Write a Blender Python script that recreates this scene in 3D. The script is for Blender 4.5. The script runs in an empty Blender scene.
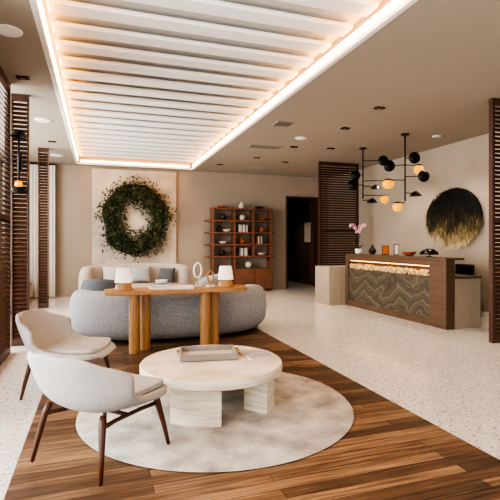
import bpy, bmesh, math, random
from mathutils import Vector, Matrix, Quaternion
random.seed(7)
C = bpy.context.scene.collection
def lin(h):
    h=h.lstrip('#'); v=[int(h[i:i+2],16)/255 for i in (0,2,4)]
    return tuple(((c/12.92) if c<=.04045 else ((c+.055)/1.055)**2.4) for c in v)+(1,)
MATS={}
def mat(name,col,rough=.5,metal=0,var=.12,scale=6,bump=0,bscale=60,stretch=(1,1,1),emit=0,ecol=None,spec=.5,alpha=1,col2=None):
    if name in MATS: return MATS[name]
    m=bpy.data.materials.new(name); m.use_nodes=True; nt=m.node_tree; b=nt.nodes['Principled BSDF']
    c=lin(col)
    tc=nt.nodes.new('ShaderNodeTexCoord'); mp=nt.nodes.new('ShaderNodeMapping'); mp.inputs['Scale'].default_value=stretch
    nt.links.new(tc.outputs['Object'],mp.inputs['Vector'])
    n=nt.nodes.new('ShaderNodeTexNoise'); n.inputs['Scale'].default_value=scale; n.inputs['Detail'].default_value=6
    nt.links.new(mp.outputs[0],n.inputs['Vector'])
    r=nt.nodes.new('ShaderNodeValToRGB'); r.color_ramp.elements[0].position=.3; r.color_ramp.elements[1].position=.7
    c2=lin(col2) if col2 else tuple(min(1,x*(1+var)) for x in c[:3])+(1,)
    r.color_ramp.elements[0].color=tuple(x*(1-var) for x in c[:3])+(1,) if not col2 else c
    r.color_ramp.elements[1].color=c2
    nt.links.new(n.outputs['Fac'],r.inputs[0]); nt.links.new(r.outputs[0],b.inputs['Base Color'])
    b.inputs['Roughness'].default_value=rough; b.inputs['Metallic'].default_value=metal
    b.inputs['Specular IOR Level'].default_value=spec
    if bump:
        n2=nt.nodes.new('ShaderNodeTexNoise'); n2.inputs['Scale'].default_value=bscale; n2.inputs['Detail'].default_value=4
        nt.links.new(mp.outputs[0],n2.inputs['Vector'])
        bp=nt.nodes.new('ShaderNodeBump'); bp.inputs['Strength'].default_value=bump; bp.inputs['Distance'].default_value=.01
        nt.links.new(n2.outputs['Fac'],bp.inputs['Height']); nt.links.new(bp.outputs[0],b.inputs['Normal'])
    if emit:
        b.inputs['Emission Color'].default_value=lin(ecol or col); b.inputs['Emission Strength'].default_value=emit
    if alpha<1: b.inputs['Alpha'].default_value=alpha
    MATS[name]=m; return m
# ---------- mesh helpers ----------
def fin(name,bm,m,parent=None,loc=(0,0,0),rot=(0,0,0),smooth=False,bevel=0,bseg=2):
    bmesh.ops.recalc_face_normals(bm,faces=bm.faces)
    me=bpy.data.meshes.new(name); bm.to_mesh(me); bm.free()
    ob=bpy.data.objects.new(name,me); C.objects.link(ob)
    if m: me.materials.append(m)
    ob.location=loc; ob.rotation_euler=rot
    if parent: ob.parent=parent
    if smooth:
        for p in me.polygons: p.use_smooth=True
    if bevel:
        b=ob.modifiers.new('b','BEVEL'); b.width=bevel; b.segments=bseg; b.limit_method='ANGLE'
    return ob
def addbox(bm,s,c,rot=None):
    M=Matrix.Translation(c)
    if rot: M=M@Matrix.Rotation(rot[2],4,'Z')@Matrix.Rotation(rot[1],4,'Y')@Matrix.Rotation(rot[0],4,'X')
    M=M@Matrix.Diagonal((s[0],s[1],s[2],1))
    bmesh.ops.create_cube(bm,size=1,matrix=M)
def box(name,s,loc,m,parent=None,bevel=.004,rot=(0,0,0),bseg=2):
    bm=bmesh.new(); addbox(bm,s,(0,0,0)); return fin(name,bm,m,parent,loc,rot,bevel=bevel,bseg=bseg)
def boxes(name,L,m,parent=None,bevel=.003,loc=(0,0,0),rot=(0,0,0)):
    bm=bmesh.new()
    for t in L: addbox(bm,*t)
    return fin(name,bm,m,parent,loc,rot,bevel=bevel)
def lathe(name,prof,loc,m,parent=None,seg=40,rot=(0,0,0),sx=1,sy=1):
    bm=bmesh.new(); rings=[]
    for r,z in prof:
        if r<1e-5: rings.append([bm.verts.new((0,0,z))])
        else: rings.append([bm.verts.new((r*sx*math.cos(2*math.pi*i/seg),r*sy*math.sin(2*math.pi*i/seg),z)) for i in range(seg)])
    for a,b in zip(rings,rings[1:]):
        for i in range(seg):
            j=(i+1)%seg
            if len(a)==1 and len(b)==1: continue
            if len(a)==1: bm.faces.new((a[0],b[j],b[i]))
            elif len(b)==1: bm.faces.new((a[i],a[j],b[0]))
            else: bm.faces.new((a[i],a[j],b[j],b[i]))
    for q in (rings[0],rings[-1]):
        if len(q)>1 :
            try: bm.faces.new(q)
            except: pass
    ob=fin(name,bm,m,parent,loc,rot,smooth=True)
    e=ob.modifiers.new('e','EDGE_SPLIT'); e.split_angle=math.radians(40)
    return ob
def cyl(name,r,h,loc,m,parent=None,seg=32,r2=None,rot=(0,0,0),c=.006):
    r2=r if r2 is None else r2; c=min(c,h*.3,r*.3)
    return lathe(name,[(r-c,0),(r,c),(r2,h-c),(max(r2-c,.0005),h)],loc,m,parent,seg,rot)
def sph(name,r,loc,m,parent=None,s=(1,1,1),rot=(0,0,0),seg=24):
    bm=bmesh.new(); bmesh.ops.create_uvsphere(bm,u_segments=seg,v_segments=seg//2+2,radius=r)
    for v in bm.verts: v.co=Vector((v.co.x*s[0],v.co.y*s[1],v.co.z*s[2]))
    return fin(name,bm,m,parent,loc,rot,smooth=True)
def tube_bm(bm,pts,rads,seg=12,cap=True,closed=False):
    pts=[Vector(p) for p in pts]; n=len(pts); rings=[]
    if not hasattr(rads,'__len__'): rads=[rads]*n
    q=None; pd=None
    for i,p in enumerate(pts):
        if closed: d=(pts[(i+1)%n]-pts[i-1]).normalized()
        else: d=(pts[min(i+1,n-1)]-pts[max(i-1,0)]).normalized()
        if q is None: q=d.to_track_quat('Z','Y')
        else: q=pd.rotation_difference(d)@q
        pd=d
        rings.append([bm.verts.new(p+q@Vector((rads[i]*math.cos(2*math.pi*k/seg),rads[i]*math.sin(2*math.pi*k/seg),0))) for k in range(seg)])
    prs=list(zip(rings,rings[1:]))
    if closed: prs.append((rings[-1],rings[0]))
    for a,b in prs:
        for k in range(seg):
            bm.faces.new((a[k],a[(k+1)%seg],b[(k+1)%seg],b[k]))
    if cap and not closed: bm.faces.new(rings[0]); bm.faces.new(rings[-1])
def tube(name,pts,rads,m,parent=None,seg=12,loc=(0,0,0),rot=(0,0,0),closed=False):
    bm=bmesh.new(); tube_bm(bm,pts,rads,seg,closed=closed); return fin(name,bm,m,parent,loc,rot,smooth=True)
def thing(name,label,cat,loc=(0,0,0),rotz=0,group=None):
    e=bpy.data.objects.new(name,None); C.objects.link(e); e.location=loc; e.rotation_euler=(0,0,rotz); e.empty_display_size=.1
    tag(e,label,cat,group); return e
def tag(o,label,cat,group=None):
    o['label']=label; o['category']=cat
    if group: o['group']=group
    return o
def struct(o): o['kind']='structure'; return o
R=math.radians
# ---------- materials ----------
M_wall=mat('wall_plaster','#9a8e80',.85,var=.04,scale=2,bump=.05)
M_wallR=mat('wall_plaster_right','#a89c8d',.85,var=.04,scale=2,bump=.05)
M_ceil=mat('ceiling_paint','#a4998b',.9,var=.02,scale=1)
M_white=mat('white_paint','#f0ece6',.6,var=.02)
M_gap=mat('cove_backing_shaded','#c8c6c2',.8,var=.02)  # greyed panel: the shade between the slats is put into its colour
M_slat=mat('slat_white','#f2f3f3',.5,var=.02)
M_louv=mat('dark_louver_wood','#442919',.45,var=.35,scale=5,stretch=(1,1,12),bump=.1)
M_shelf=mat('red_brown_wood','#714936',.4,var=.3,scale=6,stretch=(.6,4,4))
M_deskw=mat('desk_walnut','#5c4737',.4,var=.25,scale=5,stretch=(1,.5,8),bump=.05)
M_oak=mat('light_oak','#a57c50',.4,var=.25,scale=8,stretch=(1,6,6),bump=.05)
M_oakv=mat('light_oak_leg','#a27a4e',.4,var=.3,scale=8,stretch=(8,8,.6),bump=.05)
M_walnut=mat('walnut_leg','#4a2617',.35,var=.3,scale=10,stretch=(5,5,1))
M_fab=mat('pale_grey_fabric','#b6b4b3',.95,var=.2,scale=150,bump=.6,bscale=220,spec=.1)
M_fab2=mat('blue_grey_fabric','#97989b',.95,var=.3,scale=70,bump=.6,bscale=120,spec=.1)
M_fab3=mat('cream_fabric','#a39b92',.95,var=.06,scale=90,bump=.3,bscale=150,spec=.1)
M_trav=mat('cream_travertine','#bfb29f',.5,scale=4,stretch=(1,1,9),bump=.25,bscale=12,col2='#e8dfd1')
M_black=mat('black_metal','#0f0e0e',.35,metal=.4,var=.1)
M_dark=mat('dark_ceramic','#2a211c',.4,var=.2)
M_gold=mat('brass','#b98a48',.3,metal=1,var=.05)
M_amber=mat('amber_glass_lit','#c88410',.15,var=.1,emit=.9,ecol='#ffae10')
M_led=mat('warm_led','#ffd9a0',.5,emit=26,ecol='#ffb25a')
M_paper=mat('white_paper','#e9e6e0',.7,var=.03)
M_tray=mat('grey_stone_tray','#857d76',.45,var=.15,scale=8)
M_trayin=mat('pale_tray_lining','#bdb7b0',.6,var=.05)
M_shade=mat('linen_shade','#f1ede4',.8,var=.03,emit=.3,ecol='#fff0dc')
M_green=mat('leaf_green','#2c4a22',.5,var=.3)
M_pink=mat('orchid_pink','#d9a3ae',.6,var=.2)
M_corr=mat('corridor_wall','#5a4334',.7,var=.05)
M_vent=mat('vent_grey','#a0968b',.6,var=.05)
M_navy=mat('navy_fabric','#4a4c50',.9,var=.1,scale=60,bump=.2)

def wood_floor():
    m=bpy.data.materials.new('plank_floor'); m.use_nodes=True; nt=m.node_tree; L=nt.links; b=nt.nodes['Principled BSDF']
    tc=nt.nodes.new('ShaderNodeTexCoord')
    br=nt.nodes.new('ShaderNodeTexBrick'); br.offset=.37; br.inputs['Scale'].default_value=1
    br.inputs['Brick Width'].default_value=1.7; br.inputs['Row Height'].default_value=.085
    br.inputs['Mortar Size'].default_value=.0022; br.inputs['Mortar Smooth'].default_value=.1; br.inputs['Bias'].default_value=0
    br.inputs['Color1'].default_value=(0,0,0,1); br.inputs['Color2'].default_value=(1,1,1,1); br.inputs['Mortar'].default_value=(.5,.5,.5,1)
    L.new(tc.outputs['Object'],br.inputs['Vector'])
    mp=nt.nodes.new('ShaderNodeMapping'); mp.inputs['Scale'].default_value=(1.1,26,1); L.new(tc.outputs['Object'],mp.inputs['Vector'])
    n=nt.nodes.new('ShaderNodeTexNoise'); n.inputs['Scale'].default_value=2.2; n.inputs['Detail'].default_value=8; L.new(mp.outputs[0],n.inputs['Vector'])
    mx=nt.nodes.new('ShaderNodeMath'); mx.operation='MULTIPLY_ADD'; L.new(br.outputs['Color'],mx.inputs[0]); mx.inputs[1].default_value=.36
    m3=nt.nodes.new('ShaderNodeMath'); m3.operation='MULTIPLY'; L.new(n.outputs['Fac'],m3.inputs[0]); m3.inputs[1].default_value=.98
    L.new(m3.outputs[0],mx.inputs[2])
    r=nt.nodes.new('ShaderNodeValToRGB'); e=r.color_ramp.elements; e[0].position=.3; e[0].color=lin('#271c15'); e[1].position=1.0; e[1].color=lin('#a2805f')
    k=e.new(.66); k.color=lin('#5f4634')
    L.new(mx.outputs[0],r.inputs[0])
    mm=nt.nodes.new('ShaderNodeMix'); mm.data_type='RGBA'; L.new(br.outputs['Fac'],mm.inputs[0]); L.new(r.outputs[0],mm.inputs[6]); mm.inputs[7].default_value=lin('#1c120c')
    L.new(mm.outputs[2],b.inputs['Base Color']); b.inputs['Roughness'].default_value=.38
    bp=nt.nodes.new('ShaderNodeBump'); bp.inputs['Strength'].default_value=.15; bp.inputs['Distance'].default_value=.005; L.new(n.outputs['Fac'],bp.inputs['Height']); L.new(bp.outputs[0],b.inputs['Normal'])
    return m
def terrazzo():
    m=bpy.data.materials.new('terrazzo'); m.use_nodes=True; nt=m.node_tree; L=nt.links; b=nt.nodes['Principled BSDF']
    tc=nt.nodes.new('ShaderNodeTexCoord'); v=nt.nodes.new('ShaderNodeTexVoronoi'); v.inputs['Scale'].default_value=52; L.new(tc.outputs['Object'],v.inputs['Vector'])
    sep=nt.nodes.new('ShaderNodeSeparateColor'); L.new(v.outputs['Color'],sep.inputs[0])
    r=nt.nodes.new('ShaderNodeValToRGB'); r.color_ramp.interpolation='CONSTANT'; e=r.color_ramp.elements
    e[0].position=0; e[0].color=lin('#877c70'); e[1].position=.13; e[1].color=lin('#cfcac3')
    for p,c in ((.45,'#d6d1cb'),(.75,'#b3a99c'),(.86,'#f1eeea')):
        k=e.new(p); k.color=lin(c)
    L.new(sep.outputs[0],r.inputs[0]); 
    th=nt.nodes.new('ShaderNodeMath'); th.operation='LESS_THAN'; th.inputs[1].default_value=.42; L.new(v.outputs['Distance'],th.inputs[0])
    mm=nt.nodes.new('ShaderNodeMix'); mm.data_type='RGBA'; L.new(th.outputs[0],mm.inputs[0]); mm.inputs[6].default_value=lin('#d0cac3'); L.new(r.outputs[0],mm.inputs[7])
    L.new(mm.outputs[2],b.inputs['Base Color']); b.inputs['Roughness'].default_value=.14
    return m
M_wf=wood_floor(); M_tz=terrazzo()
# ---------- room ----------
H=3.15
struct(box('floor',(9.6,17,.1),(1.9,6.3,-.05),M_tz,bevel=0))
struct(box('floor',(2.71,9.6,.006),(.905,3.2,.003),M_wf,bevel=0))
YB=11.6
struct(boxes('wall_back',[((7.7,.2,3.6),(1.16,YB+.1,1.8)),((.96,.2,1.07),(5.49,YB+.1,3.065)),((.6,.2,3.6),(6.27,YB+.1,1.8))],M_wall,bevel=0))
struct(box('wall_right',(.2,13.6,3.6),(6.4,4.9,1.8),M_wallR,bevel=0))
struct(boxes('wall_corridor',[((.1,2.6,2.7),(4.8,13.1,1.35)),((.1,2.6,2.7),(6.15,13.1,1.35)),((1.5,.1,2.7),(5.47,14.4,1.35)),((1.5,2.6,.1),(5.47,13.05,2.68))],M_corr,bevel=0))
struct(boxes('trim_1',[((.05,.26,2.56),(5.0,YB+.1,1.28)),((.05,.26,2.56),(5.98,YB+.1,1.28)),((1.03,.26,.05),(5.49,YB+.1,2.555))],M_louv,bevel=.003))
struct(boxes('baseboard_back',[((7.6,.02,.1),(1.2,YB-.01,.05))],M_wall,bevel=.003))
struct(boxes('baseboard_right',[((.02,13,.1),(6.29,4.9,.05))],M_white,bevel=.003))
# left outer wall with windows
wl=[((.2,14,.4),(-2.7,4.6,3.3)),((.2,14,.1),(-2.7,4.6,.05))]
wins=[(-1.8,.9),(1.3,3.9),(4.3,6.9),(7.3,9.9)]
ed=[-2.4]+[e for w in wins for e in w]+[11.6]
for i in range(0,len(ed),2): wl.append(((.2,ed[i+1]-ed[i],3.1),(-2.7,(ed[i]+ed[i+1])/2,1.65)))
struct(boxes('wall_left',wl,M_wallR,bevel=0))
for i,(a,b_) in enumerate(wins):
    L=[]; w=b_-a; yc=(a+b_)/2
    for k in range(4): L.append(((.06,.05,3.0),(-2.65,a+.025+k*(w-.05)/3,1.6)))
    for z in (.125,.9,3.075): L.append(((.06,w,.05),(-2.65,yc,z)))
    o=struct(boxes('window_%d'%(i+1),L,M_black,bevel=.003))
# pale curtain added at the alcove end, standing in for bright window light
t=thing('added_curtain','white pleated floor-length curtain added to brighten the window alcove','curtain',(-1.5,11.42,0))
bm=bmesh.new(); pr=None
for i in range(181):
    x=-.55+1.1*i/180; y=.035*math.sin(i*.55)+.012*math.sin(i*.21)
    v=(bm.verts.new((x,y,.02)),bm.verts.new((x,y*.7,3.09)))
    if pr: bm.faces.new((pr[0],v[0],v[1],pr[1]))
    pr=v
fin('fabric',bm,mat('sheer_fabric','#dcd8d2',.9,var=.03,scale=200),t,smooth=True)
tube('rod',[(-.58,0,3.1),(.58,0,3.1)],.015,M_black,t)
# ceiling
RZ=3.42
struct(boxes('ceiling',[((2.24,14.1,.3),(-1.58,4.6,H+.15)),((4.02,14.1,.3),(4.29,4.6,H+.15)),((2.74,.2,.3),(.91,11.5,H+.15)),((2.9,13.9,.05),(.91,4.6,RZ+.02))],M_ceil,bevel=0))
struct(boxes('trim_2',[((.05,13.7,.04),(-.475,4.5,H+.015)),((.05,13.7,.04),(2.295,4.5,H+.015)),((2.74,.05,.04),(.91,11.38,H+.015))],M_white,bevel=.004))
n=3; y=-1.9
while y<11.3:
    s=struct(box('trim_%d'%n,(2.62,.2,.045),(.91,y,3.28),M_slat,bevel=.018,bseg=3)); n+=1; y+=.4
struct(box('trim_%d'%n,(2.73,13.5,.02),(.91,4.6,3.35),M_gap,bevel=0))
for x in (-.445,2.265):
    tag(box('led_strip',(.02,13.2,.05),(x,4.6,3.225),M_led,bevel=0),'warm white LED strip glowing along ceiling cove edge','light',group='cove lights')
tag(box('led_strip',(2.6,.02,.03),(.91,11.38,3.225),M_led,bevel=0),'warm white LED strip at the cove end','light',group='cove lights')
# ceiling fittings
for x,y,r in ((-.74,4.4,.11),(-.79,7.47,.12),(-.83,10.4,.12),(3.42,7.3,.1),(5.6,6.4,.07)):
    t=thing('ceiling_speaker','round pale ceiling speaker grille set in the ceiling','speaker',(x,y,H),group='ceiling speakers')
    lathe('grille',[(0,-.012),(r*.85,-.012),(r*.9,-.003)],(0,0,0),M_vent,t); lathe('rim',[(r*.88,-.016),(r,-.012),(r*1.03,0),(r*.88,0)],(0,0,0),M_white,t)
for x,y in ((3.8,6.42),(3.67,5.3),(3.6,8.0),(3.3,9.3),(2.75,10.4),(4.1,9.6),(4.35,7.9),(-.8,5.6),(-.8,9.0)):
    t=thing('downlight','small square black recessed ceiling downlight','light',(x,y,H),group='black recessed downlights')
    box('housing',(.13,.09,.02),(0,0,-.006),M_black,t,bevel=.003); cyl('lens',.03,.006,(0,0,-.02),M_gold,t,seg=16)
for x,y,sx in ((2.75,6.5,.28),(3.06,8.2,.62),(3.7,10.6,.6)):
    t=thing('air_vent','rectangular slatted metal air vent in the ceiling','vent',(x,y,H),group='ceiling vents')
    boxes('frame',[((sx,.02,.012),(0,.14,-.004)),((sx,.02,.012),(0,-.14,-.004)),((.02,.3,.012),(-sx/2,0,-.004)),((.02,.3,.012),(sx/2,0,-.004))],M_vent,t,bevel=0)
    boxes('louver',[((sx-.02,.02,.004),(0,-.11+k*.036,-.004),(.6,0,0)) for k in range(7)],M_vent,t,bevel=0)
# ---------- louvered screens ----------
def screen(cx,cy,w,d,h=H,along='x',label='tall dark wood louvered screen reaching the ceiling'):
    t=thing('louvered_screen',label,'screen',(cx,cy,0),0 if along=='x' else R(90))
    f=.045 if w>.3 else .02
    L=[((f,d,h),(-w/2+f/2,0,h/2)),((f,d,h),(w/2-f/2,0,h/2)),((w-2*f,d,.08),(0,0,.04)),((w-2*f,d,.08),(0,0,h-.04))]
    if w>.8: L.append(((w-2*f,d,.06),(0,0,h*.5)))
    boxes('frame',L,M_louv,t)
    S=[]; z=.11
    while z<h-.1:
        S.append(((w-2*f,d*.9 if d<.08 else .07,.008),(0,0,z),(R(48),0,0))); z+=.055
    boxes('slats',S,M_louv,t,bevel=0)
    return t
screen(5.33,9.3,1.04,.06)
screen(5.6,4.5,1.62,.06,label='tall dark wood louvered screen beside the reception area')
screen(-1.0,4.75,2.3,.06,along='y',label='long dark wood louvered screen along the window alcove')
screen(-.925,6.28,.2,.07,label='narrow dark wood louvered screen holding a black wall lamp')
screen(-1.02,9.7,.19,.07,label='narrow dark wood louvered screen near the far wall')
# sconce
t=thing('wall_sconce','black wall lamp with two domes and a warm bulb','lamp',(-.925,6.2,2.3))
box('back_plate',(.05,.03,.22),(0,.02,0),M_black,t); tube('rod',[(0,-.04,-.3),(0,-.04,.36)],.012,M_black,t)
tube('arm',[(0,.02,0),(0,-.04,0)],.012,M_black,t)
lathe('dome',[(0,.09),(.06,.07),(.1,0),(.09,0),(.045,.06),(0,.08)],(0,-.04,.3),M_black,t)
lathe('dome',[(0,-.05),(.06,-.03),(.1,.03),(.09,.03),(.045,-.02),(0,-.04)],(0,-.04,-.36),M_black,t)
sph('bulb',.045,(0,-.04,-.29),M_amber,t)
# ---------- rug ----------
M_rug=mat('rug_pile','#8f8a83',1,scale=4.2,col2='#d3cfc8',bump=1,bscale=90,spec=.05)
tag(lathe('rug',[(1.035,0),(1.05,.006),(1.04,.014),(0,.014)],(.90,3.46,.006),M_rug,seg=96),'round mottled pale grey rug on the wood floor','rug')
RT=.0205
# ---------- coffee table ----------
t=thing('coffee_table','round cream travertine coffee table with four curved slab legs','table',(.86,3.5,RT))
lathe('table_top',[(0,.265),(.545,.265),(.56,.275),(.56,.325),(.552,.335),(0,.335)],(0,0,0),M_trav,t,seg=80)
def arcleg(a0,half,r0,r1,h):
    bm=bmesh.new(); N=12; rows=[]
    for i in range(N+1):
        a=a0-half+2*half*i/N
        rows.append([bm.verts.new((r*math.cos(a),r*math.sin(a),z)) for r,z in ((r0,0),(r1,0),(r1,h),(r0,h))])
    for p,q in zip(rows,rows[1:]):
        for k in range(4): bm.faces.new((p[k],p[(k+1)%4],q[(k+1)%4],q[k]))
    bm.faces.new(rows[0]); bm.faces.new(rows[-1])
    return bm
for a in (-118,-28,62,152):
    fin('leg',arcleg(R(a),R(22),.3,.5,.265),M_trav,t,bevel=.006)
TT=RT+.335
t=thing('tray','rectangular grey stone tray with low sides','tray',(.86,3.63,TT+.001),R(-9))
boxes('rim',[((.46,.018,.05),(0,-.15,.03)),((.46,.018,.05),(0,.15,.03)),((.018,.3,.05),(-.221,0,.03)),((.018,.3,.05),(.221,0,.03))],M_tray,t)
box('base',(.44,.29,.012),(0,0,.008),M_trayin,t)
for sx in (-1,1): tube('handle',[(sx*.231,-.05,.04),(sx*.25,-.04,.05),(sx*.25,.04,.05),(sx*.231,.05,.04)],.006,M_gold,t,seg=8)
t=thing('magazine','white magazine with printed grey cover lying on the table','magazine',(1.24,3.53,TT+.001),R(8))
box('pages',(.2,.26,.01),(0,0,.006),M_paper,t,bevel=.001); box('cover',(.205,.265,.002),(0,0,.013),mat('magazine_cover','#c9c5bf',.4,scale=14,col2='#7f858a'),t,bevel=0)
# ---------- lounge chairs ----------
def interp(rows,v):
    f=v*(len(rows)-1); i=min(int(f),len(rows)-2); u=f-i
    p0=rows[max(i-1,0)];p1=rows[i];p2=rows[i+1];p3=rows[min(i+2,len(rows)-1)]
    return [.5*((2*b)+(-a+c)*u+(2*a-5*b+4*c-d)*u*u+(-a+3*b-3*c+d)*u**3) for a,b,c,d in zip(p0,p1,p2,p3)]
rows=[(.37,.335,.15,-.03,.0),(.35,.345,.245,-.05,.0),(.22,.34,.315,-.02,.02),(.03,.325,.345,0,.06),(-.14,.325,.365,.03,.115),(-.25,.375,.38,.11,.14),(-.32,.47,.375,.18,.09),(-.365,.575,.335,.17,.02),(-.395,.65,.26,.11,-.02),(-.405,.685,.14,.04,-.015)]
def shell_bm(nu=14,nv=22):
    bm=bmesh.new(); g=[]
    for j in range(nv+1):
        x,z,hw,sx,sz=interp(rows,j/nv); row=[]
        for i in range(nu+1):
            u=-1+2*i/nu; s=math.sin(u*math.pi/2)*.35+u*.65; k=abs(u)**2.1
            row.append(bm.verts.new((x+sx*k,hw*s,z+sz*k)))
        g.append(row)
    for a,b in zip(g,g[1:]):
        for i in range(nu): bm.faces.new((a[i],a[i+1],b[i+1],b[i]))
    return bm
def chair(loc,rz,label):
    t=thing('lounge_chair',label,'chair',loc,rz,group='lounge chairs by the coffee table')
    o=fin('shell',shell_bm(),M_fab,t,smooth=True)
    s=o.modifiers.new('s','SOLIDIFY'); s.thickness=.045; s.offset=0
    o.modifiers.new('ss','SUBSURF').levels=1; o.modifiers['ss'].render_levels=1
    bm=bmesh.new(); bmesh.ops.create_cube(bm,size=1)
    bmesh.ops.subdivide_edges(bm,edges=bm.edges,cuts=5,use_grid_fill=True)
    for v in bm.verts:
        x,y,z=v.co*2; k=1-.12*(x*x*y*y)
        v.co=Vector((x*.265*k,y*.27*k,z*.03*(1-.45*max(abs(x),abs(y))**4)+(.02*(y*y)))) 
    c=fin('seat_cushion',bm,M_fab,t,(.06,0,.375),smooth=True); c.modifiers.new('ss','SUBSURF').levels=1
    for sx in (-1,1):
        for sy in (-1,1):
            tube('leg',[(sx*.28,sy*.275,.004),(sx*.255,sy*.255,.14),(sx*.225,sy*.23,.285),(sx*.205,sy*.215,.335)],[.011,.016,.021,.018],M_walnut,t)
    bm=bmesh.new()
    for s in (-1,1):
        tube_bm(bm,[(.225,s*.228,.275),(.1,s*.2,.268),(-.1,s*.2,.268),(-.225,s*.228,.275)],.013,8)
    tube_bm(bm,[(0,-.2,.268),(0,.2,.268)],.013,8)
    fin('frame',bm,M_walnut,t,smooth=True)
    return t
chair((.03,2.87,RT+.001),R(43),'pale grey bucket lounge chair, walnut legs, standing on the rug')
chair((-.24,4.24,.007),R(-20),'pale grey bucket lounge chair, walnut legs, beside the rug')
# ---------- console ----------
t=thing('console_table','light oak console table with chunky round column legs','table',(.92,5.48,.006))
bm=bmesh.new(); N=64; rr=[]
for z,s in ((.685,.97),(.692,1),(.728,1),(.735,.98)):
    ring=[]
    for i in range(N):
        a=2*math.pi*i/N; c,s_=math.cos(a),math.sin(a); e=.42
        ring.append(bm.verts.new((.86*(abs(c)**e)*(1 if c>0 else -1)*(1-(1-s)*.3),.215*(abs(s_)**e)*(1 if s_>0 else -1)*s,z)))
    rr.append(ring)
for a,b in zip(rr,rr[1:]):
    for i in range(N): bm.faces.new((a[i],a[(i+1)%N],b[(i+1)%N],b[i]))
bm.faces.new(rr[0]); bm.faces.new(rr[-1])
o=fin('table_top',bm,M_oak,t)
for x,y in ((-.52,-.09),(-.38,.05),(.32,-.09),(.46,.02)):
    cyl('leg',.062,.686,(x,y,0),M_oakv,t,seg=40)
CT=.742
def tlamp(x,y,lab):
    t=thing('table_lamp',lab,'lamp',(x,y,CT),0,group='table lamps on the console')
    cyl('base',.1,.075,(0,0,0),M_oak,t,seg=36,r2=.085); 
    lathe('stem',[(.012,.075),(.012,.16)],(0,0,0),M_gold,t)
    lathe('lamp_shade',[(.1,.09),(.098,.095),(.075,.255),(.0,.258)],(0,0,0),M_shade,t)
tlamp(.28,5.42,'small table lamp with oak base and white tapered shade'); tlamp(1.52,5.46,'small table lamp with oak base and white tapered shade')
def ringobj(x,y,r,zc,lab,cm):
    t=thing('ring_sculpture',lab,'sculpture',(x,y,CT),R(20))
    box('base',(.09,.06,.025),(0,0,.0135),M_trav,t); tube('stem',[(0,0,.025),(0,0,zc-r+.005)],.007,M_gold,t,seg=8)
    tube('ring',[(r*.6*math.cos(a),0,zc+r*math.sin(a)) for a in [2*math.pi*i/40 for i in range(40)]],.012,cm,t,closed=True)
ringobj(1.16,5.44,.09,.21,'tall white oval ring sculpture on small stone base',M_paper)
ringobj(1.32,5.44,.07,.13,'short brass oval ring sculpture on small stone base',M_oak)
cols=['#dcd7cf','#b9b2a8','#8a8f94','#e8e4dd','#6f665e']
CN={'#dcd7cf':'cream','#b9b2a8':'taupe','#8a8f94':'grey','#e8e4dd':'white','#6f665e':'brown','#a8542e':'rust','#2e2b2a':'black'}
def book(x,y,z,w,d,h,rz,col,grp):
    t=thing('book','hardcover book lying flat in %s cover'%CN[col],'book',(x,y,z),rz,group=grp)
    m=mat('book_'+col,col,.5)
    boxes('cover',[((w,d,.003),(0,0,.0015)),((w,d,.003),(0,0,h-.0015)),((.003,d,h),(-w/2,0,h/2))],m,t,bevel=0)
    box('pages',(w-.008,d-.008,h-.007),(.001,0,h/2),M_paper,t,bevel=0)
book(.72,5.45,CT,.26,.2,.03,R(5),'#dcd7cf','books on the console'); book(.72,5.45,CT+.031,.23,.17,.025,R(-8),'#8a8f94','books on the console')
book(.98,5.42,CT,.24,.2,.028,R(-5),'#e8e4dd','books on the console')
tag(lathe('decorative_bowl',[(.03,0),(.06,.012),(.075,.045),(.068,.045),(.05,.015),(0,.012)],(.72,5.45,CT+.058),M_paper,seg=32),'small white ceramic bowl resting on stacked books','bowl')
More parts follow.
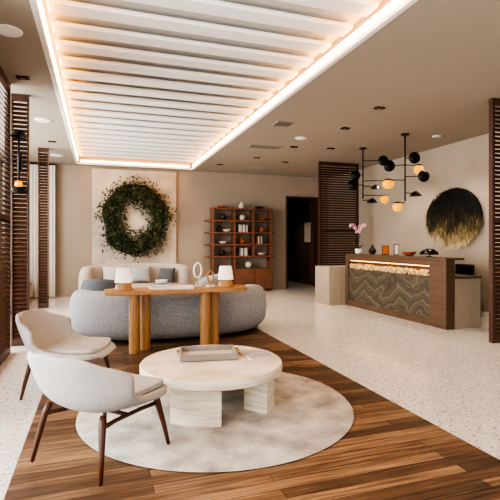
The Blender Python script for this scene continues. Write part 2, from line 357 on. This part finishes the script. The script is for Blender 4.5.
# ---------- curved sofas ----------
def sofa(name,label,loc,rz,a,b,Hh,sh,th,m,A,legz=.07,drop=.12):
    t=thing(name,label,'sofa',loc,rz)
    bm=bmesh.new(); N=56; K=20; rings=[]
    for i in range(N+1):
        f=i/N; ang=R(-90-A+2*A*f)
        ca,sa=math.cos(ang),math.sin(ang)
        cx=(a-th/2)*(abs(ca)**.85)*(1 if ca>0 else -1); cy=(b-th/2)*(abs(sa)**.85)*(1 if sa>0 else -1)
        nn=Vector((ca/a,sa/b,0)).normalized()
        e=min(f,1-f)*N; s=min(1,math.sqrt(max(0,1-(1-min(1,e/4))**2))+.12); s=min(s,1)
        hz=Hh-(Hh-sh)*drop*max(0,1-min(f,1-f)*3.2)**1.3
        ring=[]
        for k in range(K):
            q=2*math.pi*k/K; c_,s_=math.cos(q),math.sin(q)
            u=(abs(c_)**.55)*(1 if c_>0 else -1); w=(abs(s_)**.5)*(1 if s_>0 else -1)
            zz=(legz+hz)/2+w*(hz-legz)/2*(.6+.4*s)
            bulge=.035*math.sin(math.pi*(zz-legz)/(Hh-legz))
            ring.append(bm.verts.new(Vector((cx,cy,0))+nn*(u*th/2*s+ (bulge if u>0 else 0)-(.06*max(0,(legz+.15-zz)/.15) if u>0 else 0))+Vector((0,0,zz))))
        rings.append(ring)
    for p,q in zip(rings,rings[1:]):
        for k in range(K): bm.faces.new((p[k],p[(k+1)%K],q[(k+1)%K],q[k]))
    bm.faces.new(rings[0]); bm.faces.new(rings[-1])
    o=fin('backrest',bm,m,t,smooth=True); 
    bm=bmesh.new(); rr=[]; N=64
    for z,s in ((legz,.9),(legz+.03,.95),(sh-.08,.97),(sh-.03,.96),(sh,.9),(sh+.01,.6)):
        ring=[]
        for i in range(N):
            an=2*math.pi*i/N; c_,s_=math.cos(an),math.sin(an)
            ring.append(bm.verts.new(((a-th*.55)*s*(abs(c_)**.8)*(1 if c_>0 else -1),.06+(b-th*.5)*s*(abs(s_)**.8)*(1 if s_>0 else -1),z)))
        rr.append(ring)
    for p,q in zip(rr,rr[1:]):
        for i in range(N): bm.faces.new((p[i],p[(i+1)%N],q[(i+1)%N],q[i]))
    bm.faces.new(rr[0]); bm.faces.new(rr[-1]); fin('seat',bm,m,t,smooth=True)
    lathe('base',[(.8,0),(.8,legz+.01)],(0,.02,0),M_black,t,seg=48,sx=a,sy=b*.85)
    return t
sofa('curved_sofa','large curved grey upholstered sofa with rounded back behind console',(1.03,6.58,.006),0,1.37,.86,.665,.4,.3,M_fab2,102,legz=.035)
sofa('curved_sofa','curved cream upholstered sofa by the far wall',(.76,9.55,0),R(180),1.1,.62,.84,.42,.24,M_fab3,95)
def cushion(x,y,z,w,h,rx,rz,m,lab):
    bm=bmesh.new(); bmesh.ops.create_cube(bm,size=1); bmesh.ops.subdivide_edges(bm,edges=bm.edges,cuts=6,use_grid_fill=True)
    for v in bm.verts:
        X,Y,Z=v.co*2; f=(1-X*X)*(1-Z*Z)
        v.co=Vector((X*w/2*(1-.08*(1-Z*Z)),Y*(.02+.05*math.sqrt(max(0,f))),Z*h/2*(1-.08*(1-X*X))))
    o=fin('throw_cushion',bm,m,None,(x,y,z),(rx,0,rz),smooth=True); tag(o,lab,'cushion',group='cushions on the cream sofa')
cushion(.3,9.76,.62,.42,.36,R(-18),R(6),M_fab,'pale grey square cushion on the cream sofa')
cushion(.86,9.77,.62,.42,.34,R(-18),R(-4),M_fab2,'mid grey square cushion on the cream sofa')
cushion(1.38,9.62,.6,.36,.3,R(-18),R(-35),M_navy,'charcoal square cushion on the cream sofa')
def tub(x,y,rz,m,lab):
    t=thing('tub_armchair',lab,'armchair',(x,y,0),rz)
    bm=bmesh.new(); rings=[]
    for i in range(33):
        f=i/32; an=R(-90-115+230*f); s=min(1,.25+min(f,1-f)*8); hz=.68-.14*abs(2*f-1)**2
        ring=[]
        for k in range(14):
            q=2*math.pi*k/14; u=.055*math.cos(q)*s; zz=(.14+hz)/2+(hz-.14)/2*(abs(math.sin(q))**.6)*(1 if math.sin(q)>0 else -1)
            ring.append(bm.verts.new(((.33+u)*math.cos(an),(.33+u)*math.sin(an),zz)))
        rings.append(ring)
    for p,q in zip(rings,rings[1:]):
        for k in range(14): bm.faces.new((p[k],p[(k+1)%14],q[(k+1)%14],q[k]))
    bm.faces.new(rings[0]); bm.faces.new(rings[-1]); fin('backrest',bm,m,t,smooth=True)
    lathe('seat',[(.27,.15),(.3,.18),(.3,.36),(.26,.41),(0,.42)],(0,.02,0),m,t)
    for sx in(-1,1):
        for sy in (-1,1): tube('leg',[(sx*.22,sy*.22,.003),(sx*.2,sy*.2,.16)],[.012,.018],M_walnut,t,seg=8)
tub(.1,8.3,R(-20),M_navy,'dark charcoal tub armchair facing the cream sofa')
tub(1.95,8.6,R(75),M_fab2,'grey tub armchair near the cream sofa')
# alcove banquette
t=thing('banquette','cream upholstered window banquette in the alcove','bench',(-1.75,10.1,0))
box('seat',(.7,2.1,.36),(0,0,.24),M_fab3,t,bevel=.04,bseg=4); box('backrest',(.16,2.1,.42),(-.3,0,.62),M_fab3,t,bevel=.05,bseg=4); box('base',(.6,2.0,.06),(0,0,.03),M_black,t)
# ---------- back wall art ----------
t=thing('art_panel','large beige plaster relief panel on the far wall','artwork',(.88,YB,0))
box('panel',(2.04,.07,2.34),(0,-.036,1.92),mat('canvas_relief','#a3978a',.9,scale=1.6,col2='#cfc5b6',bump=.6,bscale=5),t,bevel=.01)
M_moss=mat('moss','#161b0f',.95,scale=14,col2='#2f3a1c')
wx,wz=.87,1.87
t=thing('moss_wreath','large round dark green moss and leaf wreath hanging on panel','wreath',(wx,YB-.077,wz))
bm=bmesh.new(); NA,NB=60,12; rg=[]
def wr(a): return (.62+.02*math.sin(3*a+1)+.02*math.sin(7*a), .225+.02*math.sin(2*a+.6)+.025*math.sin(5*a))
for i in range(NA):
    a=2*math.pi*i/NA; rc,rt=wr(a); rt*=.8; rg.append([bm.verts.new((.96*(rc+rt*math.cos(q))*math.cos(a),-.07-.075*math.sin(q),1.1*(rc+rt*math.cos(q))*math.sin(a))) for q in [2*math.pi*k/NB for k in range(NB)]])
for i in range(NA):
    p,q=rg[i],rg[(i+1)%NA]
    for k in range(NB): bm.faces.new((p[k],p[(k+1)%NB],q[(k+1)%NB],q[k]))
fin('ring_base',bm,M_moss,t,smooth=True)
def foliage(n,seed,mt,sg=.6,lim=1.6):
    random.seed(seed); bm=bmesh.new()
    for i in range(n):
        a=random.uniform(0,2*math.pi); rc,rt=wr(a); g=random.gauss(0,sg); g=max(-lim,min(lim,g)); r=rc+rt*g
        p=Vector((.96*r*math.cos(a),-.09-.08*math.sqrt(max(0,1-min(1,g*g)))-random.random()*.03,1.1*r*math.sin(a)))
        d=Vector((random.gauss(0,1),random.gauss(-.3,.5),random.gauss(0,1))).normalized(); s=Vector((random.gauss(0,1),random.gauss(0,1),random.gauss(0,1))).cross(d).normalized()
        l=random.uniform(.03,.1); w=l*.25
        vs=[bm.verts.new(q) for q in (p,p+d*l*.5+s*w,p+d*l,p+d*l*.5-s*w)]
        for v in vs: v.co.y=min(v.co.y,-.01)
        bm.faces.new(vs)
    o=fin('foliage',bm,mt,t); o['kind']='stuff'; return o
foliage(4300,3,mat('wreath_leaf_dark','#1b2512',.8,scale=5,col2='#364629'),.7,1.6); foliage(900,5,mat('wreath_leaf_light','#4c5538',.8,scale=5,col2='#6e5f3c'),.7,1.6)
bm=bmesh.new(); random.seed(21)
for k in range(34):
    a=random.uniform(0,6.28); pts=[]; r=random.uniform(.3,.5) if k%2 else random.uniform(.74,.84); da=random.choice((-1,1))*random.uniform(.05,.09)
    for i in range(7):
        pts.append((.96*r*math.cos(a),-.05-random.random()*.05,1.1*r*math.sin(a))); a+=da; r+=(-.03 if k%2 else .025)
    tube_bm(bm,pts,.004,5)
o=fin('twig',bm,mat('twig_brown','#3d2e1c',.9),t); o['kind']='stuff'
# ---------- bookshelf ----------
SX,SY=2.6,11.38
t=thing('bookshelf','reddish brown wood open bookshelf with low cabinet against far wall','shelf',(SX,SY,0))
zs=[2.16,1.85,1.54,1.23,.92]
for i,z in enumerate(zs): box('shelf',(1.84 if i else 1.65,.32,.04),(.95 if i else 1.02,0,z),M_shelf,t)
for x,z0,z1 in ((.2,0,2.2),(.78,.0,2.2),(1.3,.92,2.2),(1.8,0,2.2)): box('upright',(.04,.3,z1-z0),(x,0,z0+(z1-z0)/2),M_shelf,t)
box('cabinet',(1.04,.34,.56),(1.3,-.01,.32),M_shelf,t)
for k in (0,1):
    box('door',(.49,.02,.5),(1.05+k*.51,-.19,.32),M_shelf,t); 
box('shelf',(.6,.32,.035),(.48,0,.45),M_shelf,t)
def vase(x,z,prof,m,lab,cat='vase',nm='vase',y=0):
    tag(lathe(nm,prof,(SX+x,SY+y,z+.021),m,seg=28),lab,cat)
P1=[(.04,0),(.07,.04),(.075,.08),(.04,.13),(.02,.16),(.025,.18),(.015,.18),(.01,.1)]
P2=[(.05,0),(.1,.03),(.12,.07),(.11,.07),(.04,.02),(0,.015)]
P3=[(.05,0),(.085,.05),(.085,.11),(.05,.15),(.04,.15),(.0,.02)]
M_rust=mat('rust_ceramic','#9a5a36',.5,var=.2); M_cr=mat('cream_ceramic','#d8d0c2',.5)
for x,z,P,m,l in ((.45,2.16,P2,M_rust,'low rust ceramic bowl'),(1.0,2.16,P1,M_cr,'cream bottle vase'),(1.5,2.16,P2,M_dark,'dark shallow bowl'),
   (.5,1.85,P3,M_dark,'dark round vase'),(1.02,1.85,P3,M_cr,'cream round vase'),(1.58,1.85,P2,M_rust,'low rust ceramic bowl'),
   (.4,1.54,P1,M_dark,'dark bottle vase'),(1.58,1.54,P3,M_rust,'rust round vase'),(.6,1.54,P2,M_cr,'cream shallow bowl'),
   (.5,1.23,P2,M_cr,'cream shallow bowl'),(1.02,1.23,P1,M_rust,'rust bottle vase'),(.48,.92,P3,M_dark,'dark round vase'),(1.55,.92,P2,M_cr,'cream shallow bowl'),(1.2,.6,P3,M_cr,'cream round vase')):
    vase(x,z,P,m,l+' on the bookshelf')
for k,(x,z,h,c) in enumerate([(.93+i*.04,1.562,.2-.01*(i%3),cols[i%5]) for i in range(6)]+[(1.42+i*.042,1.252,.19+.01*(i%2),['#a8542e','#dcd7cf','#6f665e','#b9b2a8','#2e2b2a'][i%5]) for i in range(5)]+[(.95+i*.045,.942,.2,cols[(i+2)%5]) for i in range(5)]):
    q=thing('book','upright %s hardcover book on the bookshelf'%CN[c],'book',(SX+x,SY,z),group='upright books on the bookshelf')
    m=mat('book_'+c,c,.5)
    boxes('cover',[((.003,.16,h),(-.0155,0,h/2)),((.003,.16,h),(.0155,0,h/2)),((.034,.003,h),(0,-.08,h/2))],m,q,bevel=0); box('pages',(.027,.15,h-.01),(0,0,h/2),M_paper,q,bevel=0)
# corridor
t=thing('framed_picture','small framed artwork on the corridor wall','picture',(6.09,12.5,1.6))
box('frame',(.02,.5,.7),(0,0,0),M_gold,t); box('canvas',(.01,.42,.62),(-.011,0,0),M_cr,t)
# ---------- reception ----------
def mountain_mat():
    m=bpy.data.materials.new('carved_ridges'); m.use_nodes=True; nt=m.node_tree; L=nt.links; b=nt.nodes['Principled BSDF']
    tc=nt.nodes.new('ShaderNodeTexCoord'); sp=nt.nodes.new('ShaderNodeSeparateXYZ'); L.new(tc.outputs['Object'],sp.inputs[0])
    def math_(op,a,b_=None,c_=None):
        x=nt.nodes.new('ShaderNodeMath'); x.operation=op
        for i,v in enumerate((a,b_,c_)):
            if v is None: continue
            if isinstance(v,(int,float)): x.inputs[i].default_value=v
            else: L.new(v,x.inputs[i])
        return x.outputs[0]
    n=nt.nodes.new('ShaderNodeTexNoise'); n.inputs['Scale'].default_value=1.1; n.inputs['Detail'].default_value=3; L.new(tc.outputs['Object'],n.inputs['Vector'])
    n2=nt.nodes.new('ShaderNodeTexNoise'); n2.inputs['Scale'].default_value=1.8; n2.inputs['Detail'].default_value=3; L.new(tc.outputs['Object'],n2.inputs['Vector'])
    tri=math_('PINGPONG',math_('MULTIPLY_ADD',n.outputs['Fac'],1.4,sp.outputs['Y']),.42)
    h=math_('ADD',sp.outputs['Z'],math_('MULTIPLY_ADD',tri,-.6,math_('MULTIPLY',n2.outputs['Fac'],.6)))
    sw=math_('FRACT',math_('MULTIPLY',h,4.2))
    fine=math_('PINGPONG',math_('MULTIPLY',h,26),1.0)
    mixv=math_('MULTIPLY_ADD',fine,.4,math_('MULTIPLY',sw,.5))
    r=nt.nodes.new('ShaderNodeValToRGB'); e=r.color_ramp.elements; e[0].color=lin('#37312a'); e[1].color=lin('#716858'); k=e.new(.5); k.color=lin('#514a3f')
    L.new(mixv,r.inputs[0]); L.new(r.outputs[0],b.inputs['Base Color']); b.inputs['Roughness'].default_value=.4
    bp=nt.nodes.new('ShaderNodeBump'); bp.inputs['Strength'].default_value=.3; bp.inputs['Distance'].default_value=.012; L.new(mixv,bp.inputs['Height']); L.new(bp.outputs[0],b.inputs['Normal'])
    return m
DX=4.87; y0,y1=5.37,8.22
t=thing('reception_desk','walnut framed reception desk with carved ridge front and lit trough','desk',(DX,y0,0))
Ld=y1-y0
boxes('frame',[((.16,.36,1.03),(.08,.18,.515)),((.16,.1,1.03),(.08,Ld-.05,.515)),((.16,Ld-.46,.1),(.08,(Ld+.26)/2,.98)),((.16,Ld-.46,.1),(.08,(Ld+.26)/2,.05))],M_deskw,t)
box('counter_top',(.34,Ld+.02,.03),(.16,Ld/2,1.045),M_deskw,t)
box('front_panel',(.04,Ld-.46,.66),(.04,(Ld+.26)/2,.43),mountain_mat(),t,bevel=0)
box('trough_back',(.02,Ld-.46,.22),(.15,(Ld+.26)/2,.83),mat('trough_backing','#5a3a22',.6),t,bevel=0)  # plain brown board behind the pebbles
M_desks=mat('desk_travertine','#a39686',.5,var=.12,scale=6,stretch=(10,10,.5),bump=.05)
box('end_cabinet',(.5,Ld-.02,.75),(.41,Ld/2,.375),M_desks,t)
box('work_counter',(.52,Ld,.03),(.42,Ld/2,.765),M_deskw,t)
box('wing_cabinet',(.95,.62,.78),(.1,Ld+.33,.39),M_desks,t)
box('trough_light',(.02,Ld-.5,.012),(.06,(Ld+.26)/2,.922),mat('trough_led','#ffd9a0',.5,emit=5,ecol='#ffc47a'),t,bevel=0)
bm=bmesh.new(); random.seed(4)
for i in range(620):
    p=Vector((random.uniform(.03,.12),random.uniform(.4,Ld-.13),.77+random.uniform(0,.075))); s=random.uniform(.02,.036)
    bmesh.ops.create_icosphere(bm,subdivisions=1,radius=1,matrix=Matrix.Translation(p)@Matrix.Rotation(random.uniform(0,3),4,'Z')@Matrix.Diagonal((s*1.2,s,s*.8,1)))
o=fin('pebbles',bm,mat('golden_pebble','#a87c46',.35,scale=12,col2='#f0d8a6'),t,smooth=True); o['kind']='stuff'; o['label']='golden pebbles glowing in desk trough'
# orchid
t=thing('potted_orchid','pink white orchid in a white pot on the desk','plant',(5.05,8.0,1.061))
lathe('pot',[(.05,0),(.075,.02),(.08,.1),(.07,.1),(.065,.02)],(0,0,0),M_white,t)
lathe('soil',[(.068,.085),(0,.088)],(0,0,0),M_dark,t)
random.seed(9)
for k in range(3):
    a=k*2.1+.7; pts=[(.0,0,.08)]
    for i in range(1,9): f=i/8; pts.append((math.cos(a)*.16*f**2.2,.0+math.sin(a)*.2*f**2.2,.08+.5*math.sin(f*1.7)))
    tube('stem',pts,.005,M_green,t,seg=6)
    for p in pts[4:]:
        fl=bmesh.new(); c0=fl.verts.new((0,0,0))
        for j in range(5):
            q=2*math.pi*j/5+k; d=Vector((math.sin(q)*.3-.3,math.cos(q),math.sin(q))).normalized(); s_=Vector((1,.2,0)).cross(d).normalized()
            vs=[fl.verts.new(x) for x in (d*.025+s_*.02,d*.052,d*.025-s_*.02)]; fl.faces.new([c0]+vs)
        fin('flower',fl,M_pink,t,p)
for k in range(5):
    lf=bmesh.new()
    a=k*1.3; pr=None
    for i in range(6):
        f=i/5; c=Vector((math.cos(a)*.16*f,math.sin(a)*.16*f,.09+.09*math.sin(f*2.4))); s_=Vector((-math.sin(a),math.cos(a),0))*.028*math.sin(.3+f*2.8)
        v=(lf.verts.new(c+s_),lf.verts.new(c-s_))
        if pr: lf.faces.new((pr[0],pr[1],v[1],v[0]))
        pr=v
    fin('leaf',lf,M_green,t,smooth=True)
def frame_item(x,y,w,h,lab,m):
    t=thing('desk_frame',lab,'picture frame',(x,y,1.062),R(-12))
    box('frame',(w,.02,h),(0,0,h/2),M_deskw,t); box('picture',(w-.03,.004,h-.03),(0,-.011,h/2),m,t,bevel=0)
frame_item(5.12,7.2,.14,.17,'small orange picture in wood frame on desk',mat('orange_print','#c8763a',.5)); frame_item(5.1,6.85,.1,.2,'small cream card in wood frame on desk',M_paper)
tag(lathe('vase',P1,(5.1,7.6,1.061),M_dark,seg=28),'dark bottle vase on the reception desk','vase')
tag(lathe('bowl',P2,(5.1,6.5,1.061),M_rust,seg=28),'rust shallow bowl on the reception desk','bowl')
t=thing('table_lamp','low black dome desk lamp on the reception desk','lamp',(5.1,6.0,1.061))
cyl('base',.05,.012,(0,0,0),M_black,t); tube('stem',[(0,0,.01),(0,0,.1)],.008,M_black,t); lathe('lamp_shade',[(.15,.035),(.13,.085),(.07,.125),(0,.135)],(0,0,0),M_black,t)
t=thing('office_chair','black office chair behind the reception desk','chair',(5.92,6.3,0),R(90))
for k in range(5):
    a=2*math.pi*k/5; tube('base_arm',[(0,0,.1),(.22*math.cos(a),.22*math.sin(a),.06)],[.025,.014],M_black,t,seg=8); sph('caster',.027,(.22*math.cos(a),.22*math.sin(a),.027),M_black,t,seg=12)
tube('post',[(0,0,.1),(0,0,.42)],.025,M_black,t); box('seat',(.44,.42,.08),(0,0,.44),M_black,t,bevel=.03,bseg=3); box('backrest',(.42,.05,.36),(0,-.2,.73),M_black,t,bevel=.024,bseg=3); tube('back_bar',[(0,-.1,.42),(0,-.24,.48),(0,-.23,.66)],.015,M_black,t)
# ---------- round wall art right ----------
t=thing('woven_wall_art','round woven fibre artwork fading from near black to gold','artwork',(6.3,6.72,1.76))
def grad_mat():
    m=bpy.data.materials.new('fibre_gradient'); m.use_nodes=True; nt=m.node_tree; L=nt.links; b=nt.nodes['Principled BSDF']
    tc=nt.nodes.new('ShaderNodeTexCoord'); sp=nt.nodes.new('ShaderNodeSeparateXYZ'); L.new(tc.outputs['Object'],sp.inputs[0])
    mp=nt.nodes.new('ShaderNodeMapping'); mp.inputs['Scale'].default_value=(1,14,2.2); L.new(tc.outputs['Object'],mp.inputs[0])
    n=nt.nodes.new('ShaderNodeTexNoise'); n.inputs['Scale'].default_value=3; n.inputs['Detail'].default_value=5; L.new(mp.outputs[0],n.inputs['Vector'])
    n2=nt.nodes.new('ShaderNodeTexNoise'); n2.inputs['Scale'].default_value=3.5; L.new(tc.outputs['Object'],n2.inputs['Vector'])
    a=nt.nodes.new('ShaderNodeMath'); a.operation='MULTIPLY_ADD'; L.new(n.outputs['Fac'],a.inputs[0]); a.inputs[1].default_value=1.0; L.new(sp.outputs['Z'],a.inputs[2])
    a2=nt.nodes.new('ShaderNodeMath'); a2.operation='MULTIPLY_ADD'; L.new(n2.outputs['Fac'],a2.inputs[0]); a2.inputs[1].default_value=.4; L.new(a.outputs[0],a2.inputs[2])
    r=nt.nodes.new('ShaderNodeValToRGB'); e=r.color_ramp.elements; e[0].position=.1; e[0].color=lin('#d8caa6'); e[1].position=.82; e[1].color=lin('#14130e')
    k=e.new(.32); k.color=lin('#9c8a5e'); k=e.new(.54); k.color=lin('#433a26')
    L.new(a2.outputs[0],r.inputs[0]); L.new(r.outputs[0],b.inputs['Base Color']); b.inputs['Roughness'].default_value=.9
    bp=nt.nodes.new('ShaderNodeBump'); bp.inputs['Strength'].default_value=1; bp.inputs['Distance'].default_value=.02; L.new(n.outputs['Fac'],bp.inputs['Height']); L.new(bp.outputs[0],b.inputs['Normal'])
    return m
MG=grad_mat()
bm=bmesh.new(); N=72; prev=None
for s,d in ((1,.0),(1,.03),(.96,.045),(.7,.06),(.35,.068)):
    ring=[bm.verts.new((-d,.64*s*math.cos(2*math.pi*i/N),.54*s*math.sin(2*math.pi*i/N))) for i in range(N)]
    if prev:
        for i in range(N): bm.faces.new((prev[i],prev[(i+1)%N],ring[(i+1)%N],ring[i]))
    prev=ring
bm.faces.new(prev); fin('disc',bm,MG,t,smooth=True)
bm=bmesh.new(); random.seed(11)
for i in range(3200):
    yy=random.uniform(-.66,.66); lim=.56*math.sqrt(max(0,1-(yy/.67)**2)); zz=random.uniform(-lim,lim); l=random.uniform(.06,.16)
    b0=Vector((-.055-random.random()*.03,yy,zz)); dd=Vector((-.02,random.gauss(0,.05),-l)); w=Vector((0,.006,0))
    if zz-l<-lim-.08: continue
    bm.faces.new([bm.verts.new(q) for q in (b0-w,b0+w,b0+dd+w*.3,b0+dd-w*.3)])
o=fin('fringe',bm,MG,t); o['kind']='stuff'
# ---------- chandeliers ----------
def chand(x,y,zb,items):
    t=thing('chandelier','black branching pendant light with discs and amber glass globes','chandelier',(x,y,0),group='pendant lights over the desk')
    cyl('canopy',.07,.03,(0,0,H-.03),M_black,t); tube('stem',[(0,0,H-.02),(0,0,zb)],.012,M_black,t,seg=10)
    for dx,dd,z,kind in items:
        px,py=dx*.9475+dd*.32,-dx*.32+dd*.9475
        tube('arm',[(0,0,z+.02),(px*.5,py*.5,z+.02),(px,py,z+.02)],.008,M_black,t,seg=8)
        if kind=='g':
            sph('globe',.085,(px,py,z-.05),M_amber,t); lathe('cap',[(.0,.045),(.05,.035),(.08,.01),(.07,.01),(0,.03)],(px,py,z),M_black,t,seg=24)
        elif kind=='c':
            lathe('shade',[(0,.06),(.04,.05),(.11,-.025),(.1,-.028),(0,.0)],(px,py,z),M_black,t,seg=28)
        else:
            lathe('disc',[(0,-.03),(.07,-.02),(.1,0),(.07,.02),(0,.03)],(px,py,z+.02),M_black,t,seg=28,rot=(R(90),0,R(-19)))
chand(4.94,7.68,2.15,[(.4,0,2.88,'d'),(-.14,.05,2.6,'d'),(.5,-.1,2.48,'g'),(.27,.05,2.38,'c'),(-.2,0,2.4,'d'),(.18,0,2.1,'c'),(.45,.1,2.2,'g')])
chand(4.98,6.45,2.0,[(.16,0,2.72,'d'),(.25,.05,2.6,'g'),(-.3,0,2.34,'g'),(.3,-.05,2.4,'d'),(-.24,.1,2.6,'d'),(.2,.05,2.12,'c'),(-.13,0,1.95,'g')])
# ---------- lights ----------
w=bpy.data.worlds.new('world'); bpy.context.scene.world=w; w.use_nodes=True
w.node_tree.nodes['Background'].inputs[0].default_value=(1,.98,.96,1); w.node_tree.nodes['Background'].inputs[1].default_value=1.2
def area(name,loc,rot,sx,sy,p,col):
    l=bpy.data.lights.new(name,'AREA'); l.shape='RECTANGLE'; l.size=sx; l.size_y=sy; l.energy=p; l.color=col
    o=bpy.data.objects.new(name,l); C.objects.link(o); o.location=loc; o.rotation_euler=rot; return o
area('window_daylight',(-3.4,4.2,1.9),(0,R(-90),0),2.8,12,1150,(1,.985,.96))
def spot(x,y,p,ang=100,col=(1,.83,.64),z=H-.04):
    l=bpy.data.lights.new('downlight_beam','SPOT'); l.energy=p; l.spot_size=R(ang); l.spot_blend=.8; l.color=col; l.shadow_soft_size=.06
    o=bpy.data.objects.new('downlight_beam',l); C.objects.link(o); o.location=(x,y,z)
for x,y in ((3.8,6.4),(3.67,5.3),(3.6,8.0),(3.3,9.3),(2.75,10.4),(4.1,9.6),(5.6,7.6),(5.6,6.2),(-.8,9.0),(3.6,3.5),(1,10.6),(1,7.6)): spot(x,y,75)
spot(5.4,12.8,25,z=2.6)
# ---------- camera ----------
cd=bpy.data.cameras.new('camera'); cd.lens=32.4; cd.sensor_width=36; cd.shift_y=-.016
co=bpy.data.objects.new('camera',cd); C.objects.link(co); co.location=(0,0,1.3); co.rotation_euler=(R(90),0,R(-18.66))
bpy.context.scene.camera=co
vs=bpy.context.scene.view_settings
try:
    vs.view_transform='AgX'; vs.look='AgX - High Contrast'; vs.exposure=.25
except Exception as e: print(e)
